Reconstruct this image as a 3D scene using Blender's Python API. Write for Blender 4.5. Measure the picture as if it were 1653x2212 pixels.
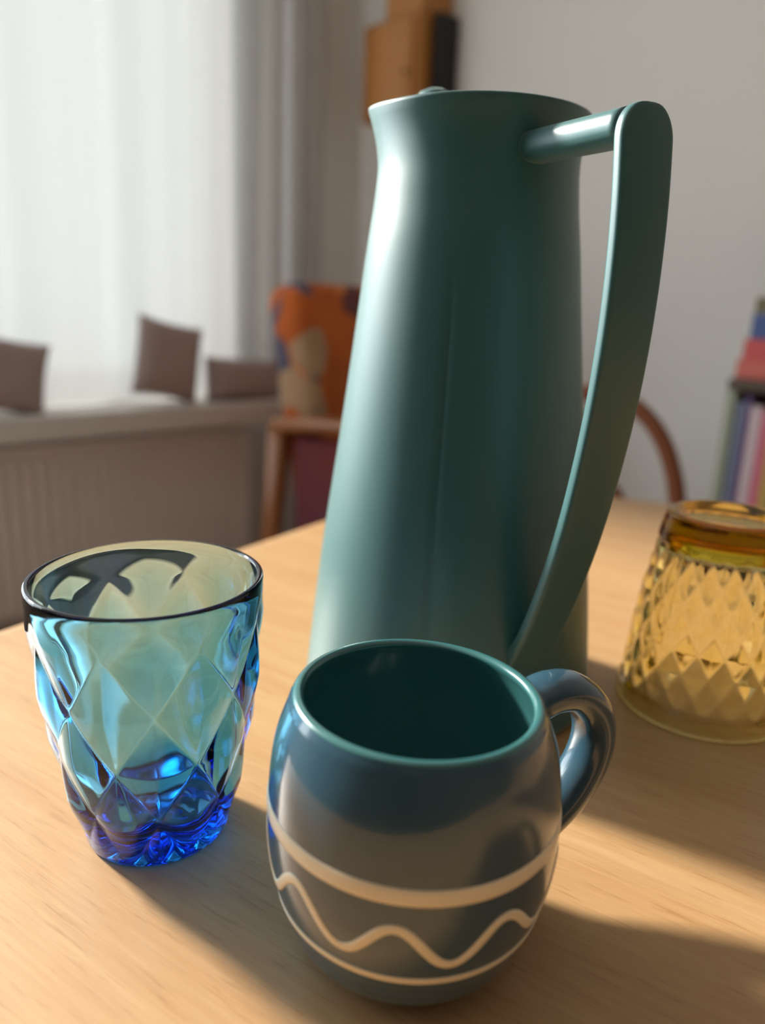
import bpy, bmesh, math, random
from mathutils import Vector, Matrix
import numpy as np
random.seed(7)
for o in list(bpy.data.objects):
    bpy.data.objects.remove(o, do_unlink=True)
scene = bpy.context.scene
C = scene.collection
PI = math.pi
TZ = 0.74                                   # height of the table top above the floor

# ------------------------------------------------------------------ camera, sky, sun, exposure
cam_data = bpy.data.cameras.new('camera')
cam = bpy.data.objects.new('camera', cam_data)
C.objects.link(cam)
scene.camera = cam
PITCH, ROLL = math.radians(15.5), math.radians(2.2)
# Room axes: x runs along the window wall, y points out through it. The table group below is laid out in its own
# plan axes and turned into the room by GROUP (47.6 degrees between the two).
EA0 = math.radians(90 - 47.6)
GROUP = Matrix.Rotation(-EA0, 4, 'Z')
cam.matrix_world = (GROUP @ Matrix.Translation((0, 0, TZ + 0.2057)) @ Matrix.Rotation(PI / 2 - PITCH, 4, 'X')
                    @ Matrix.Rotation(ROLL, 4, 'Z'))
cam_data.sensor_fit = 'VERTICAL'
cam_data.sensor_height = 36.0
cam_data.lens = 36.0 * 1650.0 / 2212.0
cam_data.clip_start = 0.01
cam_data.dof.use_dof = True
cam_data.dof.focus_distance = 0.275
cam_data.dof.aperture_fstop = cam_data.lens * 1e-3 / 0.0053

world = bpy.data.worlds.new('World')
scene.world = world
world.use_nodes = True
bgn = world.node_tree.nodes['Background']
bgn.inputs[0].default_value = (0.86, 0.95, 1.0, 1)
bgn.inputs[1].default_value = 6.5

sun_data = bpy.data.lights.new('sun', 'SUN')
sun = bpy.data.objects.new('sun', sun_data)
C.objects.link(sun)
sun_data.energy = 12.0
sun_data.color = (1.0, 0.95, 0.87)
sun_data.angle = math.radians(7)
SAZ, SEL = math.radians(-57), math.radians(25)
sun_dir = GROUP @ Vector((math.sin(SAZ) * math.cos(SEL), math.cos(SAZ) * math.cos(SEL), math.sin(SEL)))
sun.rotation_euler = sun_dir.to_track_quat('Z', 'Y').to_euler()

scene.view_settings.view_transform = 'Standard'
scene.view_settings.look = 'None'
scene.view_settings.exposure = 0.0
scene.view_settings.gamma = 1.0
scene.view_settings.use_curve_mapping = False
scene.cycles.max_bounces = 16
scene.cycles.transmission_bounces = 14
scene.cycles.glossy_bounces = 8
scene.cycles.diffuse_bounces = 5
scene.cycles.transparent_max_bounces = 16
scene.cycles.caustics_reflective = True
scene.cycles.caustics_refractive = True
scene.cycles.blur_glossy = 0.6
scene.cycles.sample_clamp_indirect = 6.0

# ------------------------------------------------------------------ helpers
def mat(name, color, rough=0.5, metal=0.0, coat=0.0, noise=None, bump=None, spec=0.5, emit=None, coat_rough=0.05):
    """noise = (scale, second colour, stretch), bump = (scale, distance)"""
    m = bpy.data.materials.new(name)
    m.use_nodes = True
    nt = m.node_tree
    b = nt.nodes['Principled BSDF']
    b.inputs['Base Color'].default_value = (*color, 1)
    b.inputs['Roughness'].default_value = rough
    b.inputs['Metallic'].default_value = metal
    b.inputs['Coat Weight'].default_value = coat
    b.inputs['Coat Roughness'].default_value = coat_rough
    b.inputs['Specular IOR Level'].default_value = spec
    if noise or bump:
        tc = nt.nodes.new('ShaderNodeTexCoord')
    if noise:
        mp = nt.nodes.new('ShaderNodeMapping')
        mp.inputs['Scale'].default_value = noise[2]
        n = nt.nodes.new('ShaderNodeTexNoise')
        n.inputs['Scale'].default_value = noise[0]
        n.inputs['Detail'].default_value = 5
        mx = nt.nodes.new('ShaderNodeMix')
        mx.data_type = 'RGBA'
        mx.inputs[6].default_value = (*color, 1)
        mx.inputs[7].default_value = (*noise[1], 1)
        nt.links.new(tc.outputs['Object'], mp.inputs[0])
        nt.links.new(mp.outputs[0], n.inputs['Vector'])
        nt.links.new(n.outputs[0], mx.inputs[0])
        nt.links.new(mx.outputs[2], b.inputs['Base Color'])
    if bump:
        n2 = nt.nodes.new('ShaderNodeTexNoise')
        n2.inputs['Scale'].default_value = bump[0]
        n2.inputs['Detail'].default_value = 3
        bp = nt.nodes.new('ShaderNodeBump')
        bp.inputs['Distance'].default_value = bump[1]
        bp.inputs['Strength'].default_value = 0.6
        nt.links.new(tc.outputs['Object'], n2.inputs['Vector'])
        nt.links.new(n2.outputs[0], bp.inputs['Height'])
        nt.links.new(bp.outputs[0], b.inputs['Normal'])
    return m

def glass_mat(name, density, color, rough=0.0, ior=1.5):
    m = bpy.data.materials.new(name)
    m.use_nodes = True
    nt = m.node_tree
    nt.nodes.clear()
    out = nt.nodes.new('ShaderNodeOutputMaterial')
    g = nt.nodes.new('ShaderNodeBsdfGlass')
    g.inputs['Roughness'].default_value = rough
    g.inputs['IOR'].default_value = ior
    v = nt.nodes.new('ShaderNodeVolumeAbsorption')
    v.inputs['Density'].default_value = density
    v.inputs['Color'].default_value = (*color, 1)
    nt.links.new(g.outputs[0], out.inputs['Surface'])
    nt.links.new(v.outputs[0], out.inputs['Volume'])
    return m

def obj(name, bm, m=None, parent=None, smooth=False, loc=(0, 0, 0), rotz=0.0):
    me = bpy.data.meshes.new(name)
    bm.normal_update()
    bm.to_mesh(me)
    bm.free()
    for x in (m if isinstance(m, (list, tuple)) else [m]):
        if x:
            me.materials.append(x)
    if smooth:
        for p in me.polygons:
            p.use_smooth = True
    o = bpy.data.objects.new(name, me)
    C.objects.link(o)
    o.location = loc
    o.rotation_euler = (0, 0, rotz)
    o.parent = parent
    return o

def tag(o, label, cat, group=None, kind=None):
    o['label'] = label
    o['category'] = cat
    if group:
        o['group'] = group
    if kind:
        o['kind'] = kind
    return o

def thing(name, label, cat, loc=(0, 0, 0), rotz=0.0, group=None):
    o = bpy.data.objects.new(name, None)
    o.empty_display_size = 0.05
    C.objects.link(o)
    o.location = loc
    o.rotation_euler = (0, 0, rotz)
    return tag(o, label, cat, group)

def structure(o):
    o['kind'] = 'structure'
    return o

def add_box(bm, c, s, rot=None, bevel=0.0, seg=2):
    r = bmesh.ops.create_cube(bm, size=1.0)
    vs = r['verts']
    bmesh.ops.scale(bm, vec=s, verts=vs)
    if bevel:
        es = list({e for v in vs for e in v.link_edges})
        rb = bmesh.ops.bevel(bm, geom=es, offset=bevel, segments=seg, profile=0.5, affect='EDGES')
        vs = list({v for f in rb['faces'] for v in f.verts} | {v for v in vs if v.is_valid})
    M = Matrix.Translation(c)
    if rot is not None:
        M = M @ rot
    bmesh.ops.transform(bm, matrix=M, verts=vs)
    return vs

def box(c, s, rot=None, bevel=0.0, seg=2):
    bm = bmesh.new()
    add_box(bm, Vector(c), s, rot, bevel, seg)
    return bm

def sweep(bm, pts, shape, caps=True):
    """pts: list of (centre, axis_u, axis_v); shape(i, n) -> list of (u, v) for each station"""
    rings = []
    for i, (c, u, v) in enumerate(pts):
        rings.append([bm.verts.new(c + u * a + v * b) for a, b in shape(i, len(pts))])
    n = len(rings[0])
    for a, b in zip(rings, rings[1:]):
        for k in range(n):
            bm.faces.new((a[k], a[(k + 1) % n], b[(k + 1) % n], b[k]))
    if caps:
        bm.faces.new(rings[0][::-1])
        bm.faces.new(rings[-1])
    bmesh.ops.recalc_face_normals(bm, faces=bm.faces)
    return rings

def ellipse(a, b, n=20, p=2.0):
    out = []
    for k in range(n):
        t = 2 * PI * k / n
        c, s = math.cos(t), math.sin(t)
        out.append((a * math.copysign(abs(c) ** (2 / p), c), b * math.copysign(abs(s) ** (2 / p), s)))
    return out

def tube(path, r, n=12):
    """round tube through 3-D points (smoothed frame)"""
    bm = bmesh.new()
    path = [Vector(p) for p in path]
    st = []
    up = Vector((0, 0, 1))
    for i, p in enumerate(path):
        t = (path[min(i + 1, len(path) - 1)] - path[max(i - 1, 0)]).normalized()
        u = t.cross(up)
        if u.length < 1e-3:
            u = t.cross(Vector((0, 1, 0)))
        u.normalize()
        v = u.cross(t).normalized()
        up = v
        st.append((p, u, v))
    rr = r if callable(r) else (lambda i, m: r)
    sweep(bm, st, lambda i, m: ellipse(rr(i, m), rr(i, m), n))
    return bm

def spline(zk, rk, z):
    zk, rk = np.array(zk, float), np.array(rk, float)
    z = np.atleast_1d(np.array(z, float))
    m = np.gradient(rk, zk)
    i = np.clip(np.searchsorted(zk, z) - 1, 0, len(zk) - 2)
    h = zk[i + 1] - zk[i]
    t = (z - zk[i]) / h
    return ((2*t**3 - 3*t**2 + 1) * rk[i] + (t**3 - 2*t**2 + t) * h * m[i]
            + (-2*t**3 + 3*t**2) * rk[i + 1] + (t**3 - t**2) * h * m[i + 1])

def lathe(prof, n=96, rad=None, mat_of=None):
    """prof: list of (r, z); r == 0 makes a pole. rad(r, z, theta, i) may change the radius / height."""
    bm = bmesh.new()
    rings = []
    for i, (r, z) in enumerate(prof):
        if r <= 1e-7:
            rings.append([bm.verts.new((0, 0, z))])
            continue
        ring = []
        for k in range(n):
            th = 2 * PI * k / n
            rr, zz = (r, z) if rad is None else rad(r, z, th, i)
            ring.append(bm.verts.new((rr * math.cos(th), rr * math.sin(th), zz)))
        rings.append(ring)
    for i, (a, b) in enumerate(zip(rings, rings[1:])):
        for k in range(n):
            k2 = (k + 1) % n
            if len(a) == 1 and len(b) == 1:
                continue
            if len(a) == 1:
                f = bm.faces.new((a[0], b[k2], b[k]))
            elif len(b) == 1:
                f = bm.faces.new((a[k], a[k2], b[0]))
            else:
                f = bm.faces.new((a[k], a[k2], b[k2], b[k]))
            if mat_of:
                f.material_index = mat_of(i)
    bmesh.ops.recalc_face_normals(bm, faces=bm.faces)
    return bm

# ------------------------------------------------------------------ materials
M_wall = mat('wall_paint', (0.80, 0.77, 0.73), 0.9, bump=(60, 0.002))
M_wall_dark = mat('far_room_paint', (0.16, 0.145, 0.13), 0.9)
M_ceil = mat('ceiling_paint', (0.80, 0.78, 0.75), 0.9)
M_floor = mat('floor_wood', (0.70, 0.60, 0.52), 0.5, noise=(6, (0.62, 0.52, 0.44), (1, 12, 1)))
M_whitewood = mat('white_frame_paint', (0.75, 0.74, 0.70), 0.4)
M_sill = mat('sill_stone', (0.70, 0.66, 0.62), 0.45, noise=(30, (0.60, 0.56, 0.52), (1, 1, 1)))
M_radiator = mat('radiator_enamel', (0.84, 0.76, 0.72), 0.5)

# ------------------------------------------------------------------ room shell (standing in the window-wall axes e, out)
EA = 0.0                                          # direction along the window wall
e = Vector((math.cos(EA), math.sin(EA), 0))
no = Vector((-e.y, e.x, 0))                       # out of the room
S0 = GROUP @ Vector((-0.370, 2.209, 0))                   # point of the sill's front edge
def W(t, off, z):                                 # along the wall, outward from the sill front, height
    p = S0 + e * t + no * off
    return Vector((p.x, p.y, z))
RZ = EA
ROT = Matrix.Rotation(RZ, 4, 'Z')
T_CORNER, WIN0, WIN1, WZ0, WZ1, CEIL = 0.56, -2.75, 0.06, 0.66, 2.42, 2.70
WO = 0.24                                         # inner plane of the window wall
def wbox(t0, t1, o0, o1, z0, z1, bevel=0.0):
    return box(W((t0 + t1) / 2, (o0 + o1) / 2, (z0 + z1) / 2), (t1 - t0, o1 - o0, z1 - z0), ROT, bevel)
T_FAR, O_FAR = -4.0, -4.4                         # far end of the room
bm = bmesh.new()
for (t0, t1, z0, z1) in ((T_FAR, WIN0, 0, CEIL), (WIN1, T_CORNER + 0.25, 0, CEIL), (WIN0, WIN1, 0, WZ0), (WIN0, WIN1, WZ1, CEIL)):
    add_box(bm, W((t0 + t1) / 2, WO + 0.125, (z0 + z1) / 2), (t1 - t0, 0.25, z1 - z0), ROT)
structure(obj('wall_window', bm, M_wall))
structure(obj('wall_back', wbox(T_CORNER, T_CORNER + 0.25, O_FAR, WO, 0, CEIL), M_wall))
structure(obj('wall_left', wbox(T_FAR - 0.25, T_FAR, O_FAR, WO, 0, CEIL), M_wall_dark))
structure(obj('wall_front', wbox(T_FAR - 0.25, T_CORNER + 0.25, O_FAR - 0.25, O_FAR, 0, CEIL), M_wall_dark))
structure(obj('floor', wbox(T_FAR - 0.25, T_CORNER + 0.25, O_FAR - 0.25, WO + 0.25, -0.1, 0), M_floor))
structure(obj('ceiling', wbox(T_FAR - 0.25, T_CORNER + 0.25, O_FAR - 0.25, WO + 0.25, CEIL, CEIL + 0.1), M_ceil))
structure(obj('baseboard_back', wbox(T_CORNER - 0.015, T_CORNER, O_FAR, WO, 0, 0.08), M_whitewood))

# window: frame, mullion, panes, sill
win = bpy.data.objects.new('window_1', None)
C.objects.link(win)
structure(win)
bm = bmesh.new()
fo0, fo1 = WO + 0.10, WO + 0.16
for (t0, t1, z0, z1) in ((WIN0, WIN1, WZ0, WZ0 + 0.06), (WIN0, WIN1, WZ1 - 0.06, WZ1), (WIN0, WIN0 + 0.06, WZ0, WZ1), (WIN1 - 0.06, WIN1, WZ0, WZ1)):
    add_box(bm, W((t0 + t1) / 2, (fo0 + fo1) / 2, (z0 + z1) / 2), (t1 - t0, fo1 - fo0, z1 - z0), ROT, 0.006)
obj('window_frame', bm, M_whitewood, win)
obj('mullion', wbox(-0.86, -0.78, fo0, fo1, WZ0 + 0.06, WZ1 - 0.06, 0.006), M_whitewood, win)
m = bpy.data.materials.new('window_pane')
m.use_nodes = True
nt = m.node_tree
nt.nodes.clear()
out = nt.nodes.new('ShaderNodeOutputMaterial')
mx = nt.nodes.new('ShaderNodeMixShader')
mx.inputs[0].default_value = 0.08
tr = nt.nodes.new('ShaderNodeBsdfTransparent')
gs = nt.nodes.new('ShaderNodeBsdfGlossy')
gs.inputs['Roughness'].default_value = 0.02
for a, b in ((tr.outputs[0], mx.inputs[1]), (gs.outputs[0], mx.inputs[2]), (mx.outputs[0], out.inputs[0])):
    nt.links.new(a, b)
M_pane = m
for t0, t1 in ((WIN0 + 0.06, -0.86), (-0.78, WIN1 - 0.06)):
    obj('pane', wbox(t0, t1, fo0 + 0.025, fo0 + 0.031, WZ0 + 0.06, WZ1 - 0.06), M_pane, win)
obj('window_sill', wbox(WIN0, 0.10, 0.0, WO + 0.10, 0.586, 0.650, 0.008), M_sill, win)

# daylight portal in the window opening (guides sky sampling only)
pd = bpy.data.lights.new('sky_portal', 'AREA')
pd.shape = 'RECTANGLE'
pd.size, pd.size_y = WIN1 - WIN0, WZ1 - WZ0
pd.cycles.is_portal = True
po = bpy.data.objects.new('sky_portal', pd)
C.objects.link(po)
po.location = W((WIN0 + WIN1) / 2, WO + 0.20, (WZ0 + WZ1) / 2)
po.rotation_euler = (-no).to_track_quat('-Z', 'Z').to_euler()

# ------------------------------------------------------------------ table
TA = math.atan2(-0.55, 0.835)                     # grain / far-edge direction
m = bpy.data.materials.new('table_beech')
m.use_nodes = True
nt = m.node_tree
b = nt.nodes['Principled BSDF']
b.inputs['Roughness'].default_value = 0.42
tc = nt.nodes.new('ShaderNodeTexCoord')
def stretched(scale, sc, detail=4, rough=0.6):
    mp = nt.nodes.new('ShaderNodeMapping')
    mp.inputs['Scale'].default_value = sc
    n = nt.nodes.new('ShaderNodeTexNoise')
    n.inputs['Scale'].default_value = scale
    n.inputs['Detail'].default_value = detail
    n.inputs['Roughness'].default_value = rough
    nt.links.new(tc.outputs['Object'], mp.inputs[0])
    nt.links.new(mp.outputs[0], n.inputs['Vector'])
    return n
def ramp(src, stops):
    r = nt.nodes.new('ShaderNodeValToRGB')
    els = r.color_ramp.elements
    while len(els) < len(stops):
        els.new(0.5)
    for el, (p, c) in zip(els, stops):
        el.position = p
        el.color = (*c, 1)
    nt.links.new(src, r.inputs[0])
    return r
def mixc(a, bb, fac, mode='MULTIPLY'):
    x = nt.nodes.new('ShaderNodeMix')
    x.data_type = 'RGBA'
    x.blend_type = mode
    x.inputs[0].default_value = fac
    nt.links.new(a, x.inputs[6])
    nt.links.new(bb, x.inputs[7])
    return x.outputs[2]
n1 = stretched(9, (0.35, 6, 1), 5)
n2 = stretched(60, (0.5, 9, 1), 3)
n3 = stretched(420, (0.10, 1.2, 1), 2)
r1 = ramp(n1.outputs[0], [(0.3, (0.475, 0.265, 0.112)), (0.5, (0.52, 0.31, 0.142)), (0.72, (0.56, 0.35, 0.170))])
r2 = ramp(n2.outputs[0], [(0.3, (0.86, 0.82, 0.78)), (0.7, (1.0, 1.0, 1.0))])
r3 = ramp(n3.outputs[0], [(0.28, (0.72, 0.62, 0.52)), (0.42, (1, 1, 1))])
nt.links.new(mixc(mixc(r1.outputs[0], r2.outputs[0], 0.8), r3.outputs[0], 0.55), b.inputs['Base Color'])
bp = nt.nodes.new('ShaderNodeBump')
bp.inputs['Distance'].default_value = 0.0002
bp.inputs['Strength'].default_value = 0.4
nt.links.new(n2.outputs[0], bp.inputs['Height'])
nt.links.new(bp.outputs[0], b.inputs['Normal'])
M_table = m
table = thing('table', 'pale beech dining table with rounded corner under the jug and glasses', 'table', (0, 0, 0), TA)
def rounded_rect(x0, x1, y0, y1, r, n=20):
    out = []
    for cx, cy, a0 in ((x1 - r, y1 - r, 0), (x0 + r, y1 - r, PI / 2), (x0 + r, y0 + r, PI), (x1 - r, y0 + r, 1.5 * PI)):
        for k in range(n + 1):
            a = a0 + PI / 2 * k / n
            out.append((cx + r * math.cos(a), cy + r * math.sin(a)))
    return out
bm = bmesh.new()
TX0, TX1, TY0, TY1, TR = -0.44, 1.16, -0.10, 0.871, 0.285
prof = [(0.012, -0.030), (0.003, -0.026), (0.0, -0.018), (0.0, -0.010), (0.002, -0.004), (0.006, -0.001), (0.012, 0.0)]
loops = []
for ins, z in prof:
    loops.append([bm.verts.new((x, y, TZ + z)) for x, y in rounded_rect(TX0 + ins, TX1 - ins, TY0 + ins, TY1 - ins, TR - ins)])
for a, c in zip(loops, loops[1:]):
    for k in range(len(a)):
        k2 = (k + 1) % len(a)
        bm.faces.new((a[k], a[k2], c[k2], c[k]))
bm.faces.new(loops[-1])
bm.faces.new(loops[0][::-1])
obj('tabletop', bm, M_table, table)
obj('apron', box(((TX0 + TX1) / 2, (TY0 + TY1) / 2, TZ - 0.03 - 0.045), (TX1 - TX0 - 0.5, TY1 - TY0 - 0.34, 0.09), None, 0.004), M_table, table)
for lx in (TX0 + 0.22, TX1 - 0.22):
    for ly in (TY0 + 0.14, TY1 - 0.14):
        bm = bmesh.new()
        sweep(bm, [(Vector((lx, ly, z)), Vector((1, 0, 0)), Vector((0, 1, 0))) for z in (0, 0.35, TZ - 0.031)],
              lambda i, n: ellipse((0.02, 0.027, 0.032)[i], (0.02, 0.027, 0.032)[i], 20, 4))
        obj('leg', bm, M_table, table, True)

# ------------------------------------------------------------------ the teal jug
PX, PY, PH = 0.0390, 0.3937, 0.2885
PK = [0, 0.072, 0.144, 0.202, 0.231, 0.2535, 0.268, 0.279, 0.2885]
PR = [0.0788, 0.0715, 0.0620, 0.0548, 0.0514, 0.0484, 0.0474, 0.0484, 0.0509]
def jug_r(z):
    return float(spline(PK, PR, z)[0])
M_jug = mat('jug_teal_plastic', (0.029, 0.126, 0.130), 0.43, spec=0.85, bump=(1500, 0.00004))
for _m in (M_jug,):
    _b = _m.node_tree.nodes['Principled BSDF']
    _b.inputs['Sheen Weight'].default_value = 0.35
    _b.inputs['Sheen Roughness'].default_value = 0.35
    _b.inputs['Sheen Tint'].default_value = (0.85, 1.0, 0.96, 1)
M_jug_in = mat('jug_inside', (0.07, 0.17, 0.16), 0.5)
jug = thing('thermos_jug', 'tall matt teal vacuum jug with a flat strap handle', 'jug', (PX, PY, TZ))
prof = [(0, 0.003), (0.070, 0.003), (0.0735, 0.0), (0.0770, 0.0015)]
for z in np.linspace(0.005, PH - 0.001, 90):
    prof.append((jug_r(z), float(z)))
prof += [(0.0507, PH + 0.0002), (0.0498, PH + 0.0006), (0.0488, PH), (0.0481, PH - 0.002)]
for z in np.linspace(PH - 0.006, PH - 0.030, 8):
    prof.append((jug_r(z) - 0.0028, float(z)))
n_in = len(prof)
prof += [(0.03, PH - 0.031), (0, PH - 0.031)]
SEAM = math.radians(90 - 194)
def jug_rad(r, z, th, i):
    d = math.atan2(math.sin(th - SEAM), math.cos(th - SEAM)) * r
    k = 0.0
    if 4 <= i < 94 and 0.02 < z < 0.225:
        k = 0.0012 * math.exp(-(d / 0.0010) ** 2) * min(1, (z - 0.02) / 0.02, (0.225 - z) / 0.03)
    # slight lift of the rim to a pouring lip, away from the handle
    lip = max(0.0, math.cos(th - math.radians(150))) ** 3
    kz = max(0.0, (z - (PH - 0.022)) / 0.022)
    return r - k + 0.003 * lip * kz, z + 0.004 * lip * kz
obj('body', lathe(prof, 256, jug_rad), M_jug, jug, True)
# lid inside the rim with its raised knob
lp = [(0, PH - 0.030), (0.0448, PH - 0.030), (0.0452, PH - 0.010), (0.0440, PH - 0.008)]
for a in np.linspace(0.0, 1.0, 10):
    lp.append((0.043 * math.cos(a * PI / 2), PH - 0.008 + 0.008 * math.sin(a * PI / 2)))
lp[-1] = (0, lp[-1][1])
lid = obj('lid', lathe(lp, 64), M_jug, jug, True)
kd = Vector((-math.sin(math.radians(28)), math.cos(math.radians(28)), 0))
kp = [(0, -0.010), (0.0075, -0.010), (0.0075, 0.004), (0.0085, 0.012), (0.0100, 0.018), (0.0098, 0.0225), (0.0080, 0.0255), (0.0045, 0.0270), (0, 0.0274)]
ko = obj('lid_knob', lathe(kp, 40), M_jug, jug, True)
ko.location = kd * 0.031 + Vector((-0.006, 0, PH - 0.0085))
# strap handle: flat band swept in the plane through the axis, joined to the body at its foot
HD = math.radians(25)
hd = Vector((math.sin(HD), -math.cos(HD), 0))
ht = Vector((math.cos(HD), math.sin(HD), 0))
HZ = [0.028, 0.045, 0.06, 0.10, 0.15, 0.20, 0.24, 0.2745]
HR = [0.0655, 0.0755, 0.0831, 0.0987, 0.1109, 0.1167, 0.1166, 0.1133]
zs = list(np.linspace(0.028, 0.2625, 44)) + [0.2625 + 0.012 * math.sin(a) for a in np.linspace(0.15, PI / 2 - 0.03, 9)]
st, sizes = [], []
for z in zs:
    r = float(spline(HZ, HR, z)[0])
    dz = 0.0008
    tan = (hd * float((spline(HZ, HR, min(z + dz, 0.2745)) - spline(HZ, HR, z - dz))[0]) + Vector((0, 0, 2 * dz))).normalized()
    nrm = ht.cross(tan).normalized()
    if nrm.dot(hd) < 0:
        nrm = -nrm
    w = 0.0212 + (0.0238 - 0.0212) * (z - 0.03) / 0.25
    if z > 0.2625:
        q = (z - 0.2625) / 0.012
        w = w * (0.28 + 0.72 * math.sqrt(max(0, 1 - q * q)))
    th = 0.0058
    if z < 0.06:
        th = 0.0058 + 0.012 * ((0.06 - z) / 0.032) ** 1.6
    sizes.append((w / 2, th / 2))
    st.append((hd * (r - th / 2) + Vector((0, 0, z)), ht, nrm))
bm = bmesh.new()
def strap(i, n):
    a, bb = sizes[i]
    rr = min(0.0020, bb * 0.9, a * 0.9)
    o = []
    for sx, sy, a0 in ((1, 1, 0), (-1, 1, PI / 2), (-1, -1, PI), (1, -1, 1.5 * PI)):
        for k in range(5):
            t = a0 + PI / 2 * k / 4
            o.append((sx * (a - rr) + rr * math.cos(t), sy * (bb - rr) + rr * math.sin(t)))
    return o
sweep(bm, st, strap)
obj('handle', bm, M_jug, jug, True)
bm = bmesh.new()
arm = []
for k in range(14):
    f = k / 13
    p = hd * (0.0445 + f * 0.064) + Vector((0, 0, 0.2700 - 0.0018 * f))
    arm.append((p, ht, Vector((0, 0, 1))))
sweep(bm, arm, lambda i, n: ellipse(0.0086 + 0.0018 * (i / 13), 0.0064 - 0.0004 * (i / 13), 24, 2.6))
obj('handle_arm', bm, M_jug, jug, True)

# ------------------------------------------------------------------ the mug
MX, MY, MH = 0.0133, 0.2123, 0.090
MK = [0, 0.006, 0.02, 0.035, 0.055, 0.075, 0.090]
MR = [0.0250, 0.0342, 0.0414, 0.0454, 0.0462, 0.0439, 0.0387]
def mug_r(z):
    return float(spline(MK, MR, z)[0])
def tilt(x, z):                                   # the hand-thrown rim sits a little higher on one side
    return z - 0.024 * x * min(1.0, max(0.0, (z - 0.03) / 0.06))
M_mug = mat('mug_blue_grey_glaze', (0.030, 0.078, 0.115), 0.22, coat=0.7, noise=(35, (0.042, 0.095, 0.135), (1, 1, 1)), coat_rough=0.06)
M_mug_in = mat('mug_teal_inner_glaze', (0.042, 0.150, 0.150), 0.25, coat=0.6, coat_rough=0.06)
M_slip = mat('mug_cream_slip', (0.90, 0.78, 0.57), 0.5, coat=0.15)
mug = thing('mug', 'round blue-grey glazed mug with cream stripes and wavy line', 'mug', (MX, MY, TZ))
prof = [(0, 0.0022), (0.0185, 0.0022), (0.0205, 0.0), (0.0235, 0.0004)]
for z in np.linspace(0.0012, MH - 0.0022, 48):
    prof.append((mug_r(z), float(z)))
i_lip = len(prof)
R0 = mug_r(MH)
for a in np.linspace(0.1, PI - 0.1, 9):
    prof.append((R0 - 0.0016 + 0.0019 * math.cos(a), MH - 0.0019 + 0.0019 * math.sin(a)))
for z in np.linspace(MH - 0.004, 0.010, 40):
    prof.append((mug_r(z) - 0.0036 - 0.001 * (1 - z / MH), float(z)))
prof += [(0.030, 0.0075), (0.022, 0.0060), (0, 0.0055)]
obj('body', lathe(prof, 144, lambda r, z, th, i: (r, tilt(r * math.cos(th), z)), lambda i: 1 if i >= i_lip + 1 else 0), (M_mug, M_mug_in), mug, True)
def stripe(zc_of, half, name, n=240):
    """closed ribbon of slip standing 0.3 mm proud of the glaze; zc_of(theta) -> centre height"""
    bm = bmesh.new()
    ring = []
    for k in range(n):
        th = 2 * PI * k / n
        dz = (zc_of(th + 0.01) - zc_of(th - 0.01)) / 0.02 / 0.044
        h = half * math.sqrt(1 + dz * dz)
        zc = zc_of(th)
        row = []
        for z, o in ((zc - h, -0.0004), (zc - h * 0.86, 0.0002), (zc - h * 0.4, 0.00035), (zc + h * 0.4, 0.00035), (zc + h * 0.86, 0.0002), (zc + h, -0.0004)):
            r = mug_r(z) + o
            x, y = r * math.cos(th), r * math.sin(th)
            row.append(bm.verts.new((x, y, tilt(x, z))))
        ring.append(row)
    for k in range(n):
        a, c = ring[k], ring[(k + 1) % n]
        for j in range(6):
            bm.faces.new((a[j], c[j], c[(j + 1) % 6], a[(j + 1) % 6]))
    bmesh.ops.recalc_face_normals(bm, faces=bm.faces)
    return obj(name, bm, M_slip, mug, True)
stripe(lambda t: 0.0550 + 0.0004 * math.sin(2 * t + 1), 0.0029, 'stripe')
stripe(lambda t: 0.0240 + 0.0003 * math.sin(2 * t), 0.0016, 'stripe')
def wave(t):
    az = (math.degrees(PI / 2 - t)) % 360
    return 0.0385 + 0.0062 * math.cos(9 * math.radians(az - 187)) + 0.0012 * math.sin(2 * t + 0.6)
stripe(wave, 0.0017, 'wavy_line')
# handle: a fat ear reaching out and down
MA = math.radians(90 - 62)
md = Vector((math.cos(MA), math.sin(MA), 0))
mt = Vector((-md.y, md.x, 0))
ctrl = [(0.0418, 0.0755), (0.0465, 0.0775), (0.0540, 0.0790), (0.0635, 0.0770), (0.0720, 0.0690), (0.0755, 0.0580), (0.0730, 0.0460), (0.0650, 0.0345), (0.0535, 0.0265), (0.0432, 0.0225)]
def crom(P, n=8):
    out = []
    for i in range(len(P) - 1):
        p0, p1, p2, p3 = P[max(i - 1, 0)], P[i], P[i + 1], P[min(i + 2, len(P) - 1)]
        for k in range(n):
            t = k / n
            out.append(tuple(0.5 * (2 * b_ + (c_ - a_) * t + (2 * a_ - 5 * b_ + 4 * c_ - d_) * t * t + (3 * b_ - a_ - 3 * c_ + d_) * t ** 3)
                             for a_, b_, c_, d_ in zip(p0, p1, p2, p3)))
    out.append(P[-1])
    return out
cp = crom(ctrl)
st = []
for i, (r, z) in enumerate(cp):
    a, c = cp[max(i - 1, 0)], cp[min(i + 1, len(cp) - 1)]
    tan = (md * (c[0] - a[0]) + Vector((0, 0, c[1] - a[1]))).normalized()
    st.append((md * r + Vector((0, 0, tilt(md.x * r, z))), mt, mt.cross(tan).normalized()))
bm = bmesh.new()
def ear(i, n):
    f = i / (n - 1)
    flare = max(0, 1 - f / 0.13) ** 2 + max(0, 1 - (1 - f) / 0.15) ** 2
    return ellipse(0.0086 + 0.003 * flare, 0.0068 + 0.0015 * flare, 24, 2.2)
sweep(bm, st, ear)
obj('handle', bm, M_mug, mug, True)

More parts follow.
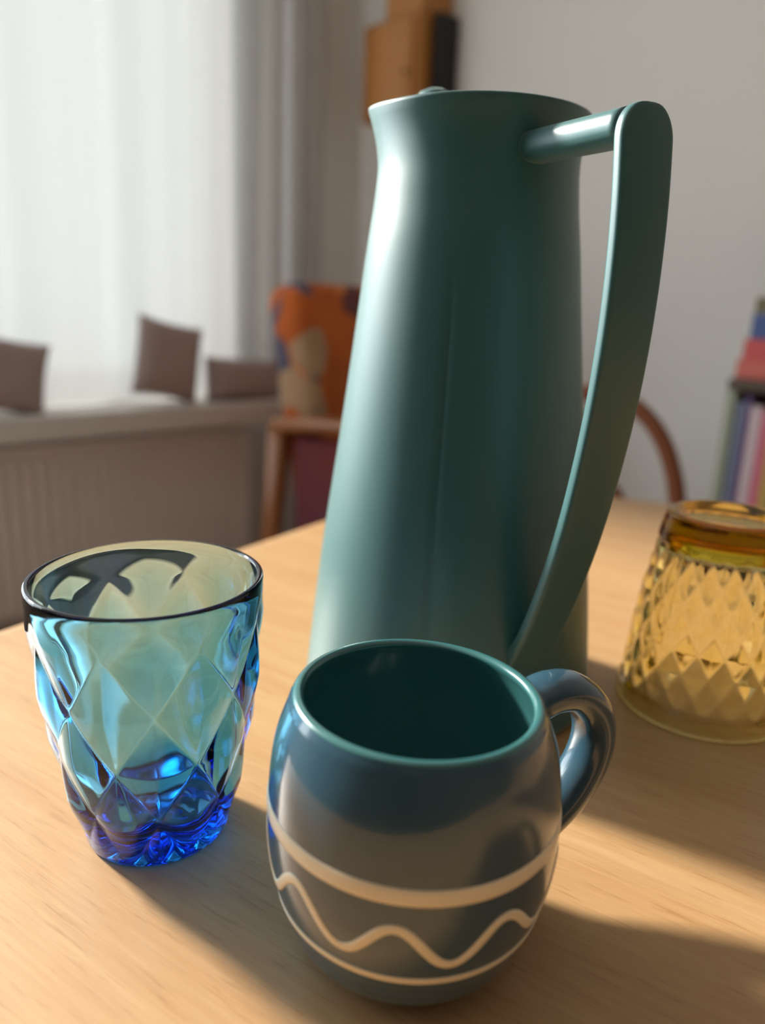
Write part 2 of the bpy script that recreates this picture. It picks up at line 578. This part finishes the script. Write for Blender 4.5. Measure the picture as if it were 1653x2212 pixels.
# ------------------------------------------------------------------ pressed-glass tumblers
def quilt(N, z0, d, rows, phase, p=1.4):
    """raised diamond cushions: 1 in the middle of a diamond, about 0 along its outline"""
    def f(th, z):
        best = 9.0
        for j in range(rows):
            dz = abs(z - (z0 + j * d)) / d
            if dz > 1.2:
                continue
            u = (th - phase) * N / (2 * PI) + (0.5 if j % 2 else 0.0)
            best = min(best, abs((u - round(u)) * 2) ** p + dz ** p)
        return max(0.0, 1 - best)
    return f
def smooth01(x):
    x = min(1.0, max(0.0, x))
    return x * x * (3 - 2 * x)
BX, BY, BH = -0.0854, 0.2630, 0.1058
BK = [0, BH * .2, BH * .4, BH * .6, BH * .8, BH]
BR = [0.0272, 0.0326, 0.0370, 0.0399, 0.0417, 0.0422]
M_blue = glass_mat('blue_glass', 195.0, (0.03, 0.68, 0.94))
fb = quilt(8, -0.001, 0.023, 5, math.radians(-72), 1.3)
def blue_tumbler():
    zs = np.linspace(0.0014, BH - 0.0012, 110)
    outer = [(float(spline(BK, BR, z)[0]), float(z)) for z in zs]
    prof = [(0, 0.0030)] + [(q, 0.0030 * (1 - (q / 0.0235) ** 2)) for q in np.linspace(0.002, 0.0225, 14)] + [(0.0240, 0.0), (0.0255, 0.0)] + outer
    i0 = 17
    i1 = len(prof)
    for a in np.linspace(0.25, PI - 0.25, 8):
        prof.append((BR[-1] - 0.0013 + 0.0013 * math.cos(a), BH - 0.0013 + 0.0013 * math.sin(a)))
    for z in np.linspace(BH - 0.004, 0.020, 40):
        prof.append((float(spline(BK, BR, z)[0]) - 0.0030 - 0.0022 * smooth01((BH - z) / 0.03), float(z)))
    prof += [(0.0245, 0.0150), (0.0190, 0.0125), (0.0100, 0.0115), (0, 0.0112)]
    def rad(r, z, th, i):
        if i < 15:
            return r, z + 0.0011 * math.sin(12 * th + 90 * r) * smooth01(r / 0.006) * smooth01((0.0225 - r) / 0.006)
        if i0 <= i < i1:
            k = smooth01((BH - 0.004 - z) / 0.020) * smooth01((z - 0.001) / 0.018)
            return r - 0.0019 * k + 0.0029 * fb(th, z) * k, z
        if i1 + 10 < i <= i1 + 46:
            return r + 0.0004 * math.cos(8 * (th + math.radians(72)) + 60 * z) * smooth01((BH - z - 0.008) / 0.02), z
        if i > i1 + 46:
            return r, z + 0.0006 * math.sin(8 * th + 200 * r) * smooth01(r / 0.008)
        return r, z
    return lathe(prof, 320, rad)
bt = thing('tumbler', 'blue glass tumbler with large diamond facets, standing upright', 'glass', (BX, BY, TZ))
obj('bowl', blue_tumbler(), M_blue, bt, True)
AX, AY, AH = 0.1785, 0.3804, 0.1068
AK = [0, AH * .25, AH * .5, AH * .75, AH]
AR = [0.0444, 0.0428, 0.0400, 0.0355, 0.0297]     # measured from its mouth, which rests on the table
M_amber = glass_mat('amber_glass', 175.0, (0.90, 0.815, 0.05))
fa = quilt(20, 0.008, 0.0113, 9, 0.1)
def amber_tumbler():
    zs = np.linspace(0.0008, AH - 0.0015, 150)
    outer = [(float(spline(AK, AR, z)[0]), float(z)) for z in zs]
    prof = [(0, AH - 0.0060), (0.018, AH - 0.0052), (0.0235, AH - 0.0030), (0.0250, AH - 0.0006), (0.0275, AH - 0.0001)] + outer[::-1]
    i1 = len(prof)
    prof += [(AR[0] - 0.0006, 0.0001), (AR[0] - 0.0018, 0.0), (AR[0] - 0.0026, 0.0006)]
    for z in np.linspace(0.003, AH - 0.020, 40):
        prof.append((float(spline(AK, AR, z)[0]) - 0.0030 - 0.0010 * smooth01(z / 0.03), float(z)))
    prof += [(0.0265, AH - 0.0165), (0.0200, AH - 0.0145), (0.0100, AH - 0.0140), (0, AH - 0.0138)]
    def rad(r, z, th, i):
        if 5 <= i < i1:
            k = smooth01((z - 0.0085) / 0.003) * smooth01((AH - 0.014 - z) / 0.005)
            return r - 0.0026 * k + 0.0017 * fa(th, z) * k, z
        return r, z
    return lathe(prof, 416, rad)
at = thing('tumbler', 'amber glass tumbler with a small diamond pattern, turned upside down', 'glass', (AX, AY, TZ))
obj('bowl', amber_tumbler(), M_amber, at, True)

# ------------------------------------------------------------------ curtains
def cloth_mat(name, color, transparent, translucent):
    m = bpy.data.materials.new(name)
    m.use_nodes = True
    nt = m.node_tree
    nt.nodes.clear()
    out = nt.nodes.new('ShaderNodeOutputMaterial')
    d = nt.nodes.new('ShaderNodeBsdfDiffuse')
    tl = nt.nodes.new('ShaderNodeBsdfTranslucent')
    tp = nt.nodes.new('ShaderNodeBsdfTransparent')
    d.inputs[0].default_value = tl.inputs[0].default_value = (*color, 1)
    m1 = nt.nodes.new('ShaderNodeMixShader')
    m1.inputs[0].default_value = translucent
    m2 = nt.nodes.new('ShaderNodeMixShader')
    m2.inputs[0].default_value = transparent
    for a, b in ((d.outputs[0], m1.inputs[1]), (tl.outputs[0], m1.inputs[2]), (m1.outputs[0], m2.inputs[1]), (tp.outputs[0], m2.inputs[2]), (m2.outputs[0], out.inputs[0])):
        nt.links.new(a, b)
    return m
M_sheer = cloth_mat('sheer_voile', (0.60, 0.61, 0.60), 0.02, 0.13)
M_drape = cloth_mat('grey_gauze', (0.62, 0.60, 0.58), 0.0, 0.30)
def curtain(name, t0, t1, off, z0, z1, n, amp, wl, m, seed):
    rnd = random.Random(seed)
    ph = [rnd.uniform(0, 6.28) for _ in range(4)]
    bm = bmesh.new()
    rows = []
    for j in range(7):
        f = j / 6
        row = []
        for i in range(n + 1):
            t = t0 + (t1 - t0) * i / n
            a = 2 * PI * t / wl
            o = amp * (math.sin(a + ph[0] + 0.5 * math.sin(a * 0.37 + ph[1])) * (0.7 + 0.3 * math.sin(a * 0.21 + ph[2])) + 0.35 * math.sin(2.3 * a + ph[3] + f))
            p = W(t + 0.05 * (f - 0.3) * (1 if name == 'sheer_curtain' else 0.5), off + o * (1.1 - 0.35 * f), z0 + (z1 - z0) * f)
            row.append(bm.verts.new(p))
        rows.append(row)
    for a, c in zip(rows, rows[1:]):
        for i in range(n):
            bm.faces.new((a[i], a[i + 1], c[i + 1], c[i]))
    return bm
tag(obj('sheer_curtain', curtain('sheer_curtain', -1.02, 0.115, 0.17, 0.6506, 2.52, 200, 0.026, 0.31, M_sheer, 3), M_sheer, None, True),
    'white sheer curtain hanging across the bright window', 'curtain')
tag(obj('side_curtain', curtain('side_curtain', 0.15, 0.34, 0.16, 0.04, 2.52, 60, 0.022, 0.10, M_drape, 5), M_drape, None, True),
    'narrow grey curtain hanging between the window and the corner', 'curtain')
rail = thing('curtain_rail', 'curtain rail above the window carrying the white sheer curtain', 'curtain rail', (0, 0, 0))
obj('rail', wbox(WIN0 - 0.2, 0.42, 0.14, 0.19, 2.52, 2.55, 0.004), M_whitewood, rail)
for t in (-2.4, -1.2, 0.3):
    obj('bracket', wbox(t - 0.015, t + 0.015, 0.18, WO, 2.525, 2.545), M_whitewood, rail)

# ------------------------------------------------------------------ radiator under the sill
rad = thing('radiator', 'ribbed radiator in shadow below the window sill', 'radiator', W(0, 0, 0))
rt0, rt1 = -1.35, 0.02
loc0 = W(0, 0, 0)
def rbox(t0, t1, o0, o1, z0, z1, bevel=0.0):
    bm = wbox(t0, t1, o0, o1, z0, z1, bevel)
    bmesh.ops.translate(bm, verts=bm.verts, vec=-loc0)
    return bm
obj('back_panel', rbox(rt0, rt1, 0.135, 0.150, 0.10, 0.545, 0.004), M_radiator, rad)
rib_mesh = None
for k in range(40):
    t = rt0 + 0.017 + k * (rt1 - rt0 - 0.034) / 39
    if rib_mesh is None:
        ob = obj('rib', box((0, 0, 0), (0.024, 0.016, 0.415), ROT, 0.007), M_radiator, rad)
        rib_mesh = ob.data
    else:
        ob = bpy.data.objects.new('rib', rib_mesh)
        C.objects.link(ob)
        ob.parent = rad
    ob.location = W(t, 0.1285, 0.3225) - loc0
obj('top_cover', rbox(rt0 - 0.004, rt1 + 0.004, 0.105, 0.205, 0.545, 0.558, 0.003), M_radiator, rad)
obj('side_cover', rbox(rt1 - 0.002, rt1 + 0.008, 0.105, 0.205, 0.10, 0.5455, 0.003), M_radiator, rad)
for t in (rt0 + 0.15, rt1 - 0.15):
    obj('foot', rbox(t - 0.02, t + 0.02, 0.12, 0.19, 0.0, 0.101, 0.003), M_radiator, rad)
obj('wall_bracket', rbox(-0.7, -0.6, 0.149, WO - 0.0012, 0.40, 0.44), M_radiator, rad)

# ------------------------------------------------------------------ cushions on the sill
M_cush = mat('mauve_brown_cloth', (0.34, 0.26, 0.24), 0.95, noise=(14, (0.42, 0.33, 0.31), (1, 1, 1)))
def pillow(w, h, d, n=18):
    bm = bmesh.new()
    fr, bk = {}, {}
    for i in range(n + 1):
        for j in range(n + 1):
            u, v = 2 * i / n - 1, 2 * j / n - 1
            th = d / 2 * max(0.0, (1 - u ** 4) * (1 - v ** 4)) ** 0.55
            pin = 1 - 0.07 * (1 - abs(u) ** 2) * abs(v) ** 3
            pin2 = 1 - 0.07 * (1 - abs(v) ** 2) * abs(u) ** 3
            x, z = u * w / 2 * pin2, (v * h / 2) * pin
            edge = i in (0, n) or j in (0, n)
            fr[i, j] = bm.verts.new((x, -th, z))
            bk[i, j] = fr[i, j] if edge else bm.verts.new((x, th, z))
    for i in range(n):
        for j in range(n):
            bm.faces.new((fr[i, j], fr[i + 1, j], fr[i + 1, j + 1], fr[i, j + 1]))
            bm.faces.new((bk[i, j], bk[i, j + 1], bk[i + 1, j + 1], bk[i + 1, j]))
    bmesh.ops.recalc_face_normals(bm, faces=bm.faces)
    return bm
def cushion(label, t, off, zc, w, h, d, roll, lean):
    o = obj('cushion', pillow(w, h, d), M_cush, None, True)
    o.matrix_world = Matrix.Translation(W(t, off, zc)) @ ROT @ Matrix.Rotation(lean, 4, 'X') @ Matrix.Rotation(roll, 4, 'Y')
    return tag(o, label, 'cushion', 'cushions along the window sill')
cushion('tall mauve-brown cushion standing on the sill against the sheer curtain', -0.235, 0.085, 0.766, 0.19, 0.215, 0.08, math.radians(13), math.radians(-10))
cushion('low wide brown cushion lying on the sill beside the armchair', -0.005, 0.075, 0.706, 0.25, 0.125, 0.10, math.radians(3), math.radians(-8))
cushion('brown cushion on the sill at the left edge of the photo', -0.66, 0.075, 0.742, 0.20, 0.18, 0.08, math.radians(12), math.radians(-10))

# ------------------------------------------------------------------ armchair by the corner
m = bpy.data.materials.new('patterned_upholstery')
m.use_nodes = True
nt = m.node_tree
b = nt.nodes['Principled BSDF']
b.inputs['Roughness'].default_value = 0.95
tc = nt.nodes.new('ShaderNodeTexCoord')
vo = nt.nodes.new('ShaderNodeTexVoronoi')
vo.inputs['Scale'].default_value = 13
nz = nt.nodes.new('ShaderNodeTexNoise')
nz.inputs['Scale'].default_value = 6
nz.inputs['Detail'].default_value = 2
nt.links.new(tc.outputs['Object'], vo.inputs['Vector'])
nt.links.new(tc.outputs['Object'], nz.inputs['Vector'])
sp = nt.nodes.new('ShaderNodeSeparateColor')
nt.links.new(vo.outputs['Color'], sp.inputs[0])
r1 = ramp(sp.outputs[0], [(0.0, (0.55, 0.13, 0.02)), (0.38, (0.48, 0.10, 0.02)), (0.42, (0.10, 0.10, 0.16)), (0.60, (0.16, 0.05, 0.05)), (0.64, (0.62, 0.20, 0.04)), (0.85, (0.50, 0.34, 0.20))])
r1.color_ramp.interpolation = 'CONSTANT'
r2 = ramp(nz.outputs[0], [(0.40, (0.75, 0.65, 0.60)), (0.6, (1, 1, 1))])
nt.links.new(mixc(r1.outputs[0], r2.outputs[0], 0.8), b.inputs['Base Color'])
M_uph = m
M_red = mat('dark_red_upholstery', (0.20, 0.03, 0.02), 0.95, noise=(9, (0.10, 0.03, 0.05), (1, 1, 1)))
M_armwood = mat('armchair_wood', (0.33, 0.12, 0.035), 0.4, noise=(14, (0.22, 0.075, 0.02), (1, 8, 1)))
AF = math.radians(90 - 122)                        # facing direction
arm = thing('armchair', 'wooden armchair with orange and blue patterned back near the room corner', 'chair', (0.04, 1.945, 0), AF)
# local axes: +x = facing direction, -y = the side toward the table
rb = Matrix.Rotation(math.radians(-10), 4, 'Y')
obj('backrest', box((-0.13, 0, 0.70), (0.12, 0.545, 0.56), rb, 0.045, 4), M_uph, arm, True)
obj('seat', box((0.16, 0, 0.43), (0.52, 0.54, 0.14), None, 0.04, 4), M_red, arm, True)
for s in (-1, 1):
    y = s * 0.300
    path = [(-0.16, y, 0.655), (0.0, y, 0.672), (0.18, y, 0.675), (0.34, y, 0.668), (0.40, y, 0.650)]
    bm = bmesh.new()
    sweep(bm, [(Vector(p), Vector((0, 1, 0)), Vector((0, 0, 1))) for p in path], lambda i, n: ellipse(0.030, 0.017, 16, 3))
    obj('armrest', bm, M_armwood, arm, True)
    obj('side_panel', box((0.11, s * 0.286, 0.50), (0.44, 0.03, 0.27), None, 0.012), M_red, arm)
    bm = bmesh.new()
    sweep(bm, [(Vector(p), Vector((1, 0, 0)), Vector((0, 1, 0))) for p in ((0.40, y, 0.0), (0.38, y, 0.35), (0.37, y, 0.655))], lambda i, n: ellipse(0.018 + 0.004 * i, 0.018 + 0.003 * i, 14, 3))
    obj('leg', bm, M_armwood, arm, True)
    bm = bmesh.new()
    sweep(bm, [(Vector(p), Vector((1, 0, 0)), Vector((0, 1, 0))) for p in ((-0.26, y, 0.0), (-0.18, y, 0.35), (-0.15, y, 0.66))], lambda i, n: ellipse(0.018 + 0.004 * i, 0.018 + 0.003 * i, 14, 3))
    obj('leg', bm, M_armwood, arm, True)

# ------------------------------------------------------------------ bentwood chair across the table
M_bent = mat('bentwood', (0.24, 0.075, 0.028), 0.35, noise=(10, (0.16, 0.05, 0.02), (1, 1, 6)))
ch = thing('bentwood_chair', 'brown bentwood chair with a hooped back behind the table', 'chair', (0.341 - 0.17 * 0.55, 1.254 - 0.17 * 0.835, 0), TA)
# local: +x along the table edge, +y away from the table
hoop = []
for k in range(41):
    a = PI * k / 40
    hoop.append((-0.175 * math.cos(a) * (0.90 + 0.1 * math.sin(a)), 0.165 + 0.025 * math.sin(a), 0.455 + 0.357 * math.sin(a) ** 0.75))
obj('hoop', tube(hoop, 0.0135), M_bent, ch, True)
hoop2 = []
for k in range(33):
    a = PI * k / 32
    hoop2.append((-0.095 * math.cos(a), 0.165 + 0.018 * math.sin(a), 0.455 + 0.22 * math.sin(a) ** 0.75))
obj('inner_hoop', tube(hoop2, 0.009), M_bent, ch, True)
sp_ = [(0.0, 0.43), (0.195, 0.43), (0.205, 0.44), (0.205, 0.452), (0.195, 0.46), (0.15, 0.458), (0.0, 0.455)]
obj('seat', lathe(sp_, 48), M_bent, ch, True)
obj('stretcher', tube([(0.15 * math.cos(2 * PI * k / 32), 0.15 * math.sin(2 * PI * k / 32), 0.22) for k in range(33)], 0.008), M_bent, ch, True)
for sx, sy in ((-1, -1), (1, -1), (-1, 1), (1, 1)):
    obj('leg', tube([(sx * 0.12, sy * 0.12, 0.44), (sx * 0.125, sy * 0.125, 0.25), (sx * 0.15, sy * 0.155, 0.0)], lambda i, n: 0.015 - 0.003 * i / 2), M_bent, ch, True)

# ------------------------------------------------------------------ bookcase with books against the back wall
BKA = math.atan2(-0.739, 0.674)                    # along the back wall, away from the corner
bk_origin = Vector((0.657, 1.498, 0))              # its front corner nearest the window
M_case = mat('bookcase_wood', (0.10, 0.065, 0.035), 0.5, noise=(10, (0.06, 0.04, 0.02), (6, 1, 1)))
M_case_side = mat('bookcase_side_paint', (0.34, 0.37, 0.28), 0.6)
bc = thing('bookcase', 'low dark bookcase against the back wall holding colourful books', 'bookcase', bk_origin, BKA)
# local: +x along the wall, +y toward the wall
LW = 0.62
for z, nm_ in ((0.535, 'shelf'), (0.27, 'shelf'), (0.06, 'shelf')):
    obj(nm_, box((LW / 2, 0.13, z), (LW - 0.002, 0.24, 0.020), None, 0.002), M_case, bc)
obj('top_board', box((LW / 2, 0.13, 0.814), (LW, 0.255, 0.022), None, 0.003), M_case, bc)
for x, mm in ((0.009, M_case_side), (LW - 0.009, M_case)):
    obj('side_panel', box((x, 0.13, 0.4015), (0.018, 0.25, 0.803), None, 0.002), mm, bc)
obj('back_panel', box((LW / 2, 0.251, 0.40), (LW - 0.03, 0.006, 0.78)), M_case, bc)
M_pages = mat('book_pages', (0.70, 0.64, 0.52), 0.9)
def book(label, cover, w, d, h, loc, rot, group):
    """upright book: w thick, d deep, h tall, spine facing -y"""
    t = thing('book', label, 'book', (0, 0, 0), 0, group)
    t.matrix_world = Matrix.Translation(bk_origin) @ Matrix.Rotation(BKA, 4, 'Z') @ Matrix.Translation(loc) @ rot
    bm = bmesh.new()
    c = 0.0022
    add_box(bm, Vector((w / 2, c / 2, h / 2)), (w, c, h), None, 0.0008, 1)
    for x in (c / 2, w - c / 2):
        add_box(bm, Vector((x, d / 2 + 0.0005, h / 2)), (c, d - 0.001, h))
    obj('cover', bm, cover, t)
    obj('pages', box((w / 2, d / 2, h / 2), (w - 2 * c, d - 0.008, h - 0.006)), M_pages, t)
    return t
def cover(name, c):
    return mat(name, c, 0.45)
I4 = Matrix.Identity(4)
UP = 0.5455
x = 0.0205
ups = [('slim slate-blue book, first upright book on the shelf', (0.22, 0.26, 0.36), 0.014, 0.236),
       ('dark violet book, upright, between the slate-blue and pale pink books', (0.12, 0.07, 0.20), 0.011, 0.250),
       ('pale pink-grey book, upright, beside the dark violet book', (0.62, 0.48, 0.50), 0.022, 0.232),
       ('bright pink upright book at the right edge of the photo', (0.66, 0.16, 0.24), 0.016, 0.225),
       ('mustard upright book next to the bright pink one', (0.55, 0.36, 0.10), 0.020, 0.240),
       ('dark green upright book, last of the row', (0.06, 0.15, 0.10), 0.024, 0.228)]
for k, (lb, c, w, h) in enumerate(ups):
    book(lb, cover('cover_upright_%d' % k, c), w, 0.17, h, Vector((x, 0.012, UP)), I4, 'upright books in the bookcase')
    x += w + 0.0012
flat = Matrix.Rotation(math.radians(90), 4, 'Y')   # lies on its side, spine still to the front
z = 0.8255
for k, (lb, c, th, ln, xo) in enumerate([
        ('coral red book lying flat, lowest of the pile on the bookcase', (0.62, 0.13, 0.10), 0.036, 0.26, 0.004),
        ('deep red book lying flat under the blue book', (0.58, 0.075, 0.07), 0.038, 0.25, 0.012),
        ('thick blue book lying flat on the red books', (0.045, 0.085, 0.26), 0.046, 0.24, 0.020),
        ('olive brown book lying flat on top of the blue book', (0.14, 0.11, 0.04), 0.030, 0.22, 0.022)]):
    book(lb, cover('cover_flat_%d' % k, c), th, 0.18, ln, Vector((xo, 0.02, z + th)), flat, 'books lying on the bookcase')
    z += th + 0.0006
vp = [(0, 0.0), (0.026, 0.0), (0.034, 0.012), (0.040, 0.035), (0.036, 0.058), (0.026, 0.074), (0.024, 0.082), (0.022, 0.082), (0.024, 0.074), (0.033, 0.055), (0.036, 0.035), (0.030, 0.012), (0, 0.006)]
vo_ = obj('vase', lathe(vp, 40), mat('pink_ceramic', (0.62, 0.40, 0.35), 0.4), None, True)
vo_.matrix_world = Matrix.Translation(bk_origin) @ Matrix.Rotation(BKA, 4, 'Z') @ Matrix.Translation((0.10, 0.11, z))
tag(vo_, 'small pink ceramic pot on top of the lying books', 'pot')

# ------------------------------------------------------------------ wooden wall cabinet and black box high on the back wall
M_honey = mat('honey_wood', (0.55, 0.23, 0.05), 0.4, noise=(9, (0.42, 0.16, 0.03), (5, 5, 0.6)))
M_black = mat('black_lacquer', (0.006, 0.005, 0.005), 0.5)
cab_o = W(T_CORNER, 0, 0)
cab = thing('wall_cabinet', 'orange-brown wooden wall cabinet hanging high beside the corner', 'cabinet', (0, 0, 0))
def back(s0, s1, d0, d1, z0, z1, bevel=0.0):       # s: from the corner along the back wall, d: into the room
    return wbox(T_CORNER - d1, T_CORNER - d0, WO - s1, WO - s0, z0, z1, bevel)
obj('case', back(0.156, 0.392, 0.0, 0.13, 1.46, 1.72, 0.006), M_honey, cab)
obj('door', back(0.172, 0.376, 0.13, 0.142, 1.475, 1.705, 0.004), M_honey, cab)
obj('knob', back(0.358, 0.368, 0.142, 0.155, 1.56, 1.57, 0.003), M_black, cab)
obj('crown', back(0.24, 0.392, 0.0, 0.12, 1.72, 2.30, 0.006), M_honey, cab)
sb = thing('black_box', 'small black box on the wall right of the wooden cabinet', 'box', (0, 0, 0))
obj('case', back(0.397, 0.424, 0.0, 0.08, 1.46, 1.72, 0.006), M_black, sb)
obj('front_panel', back(0.401, 0.420, 0.08, 0.086, 1.47, 1.71, 0.002), M_black, sb)

# ------------------------------------------------------------------ turn the table group and free-standing furniture into the room axes
for o in C.objects:
    if o.parent is None and o.get('category') in ('table', 'jug', 'mug', 'glass', 'chair', 'bookcase', 'book', 'pot'):
        o.matrix_basis = GROUP @ o.matrix_basis
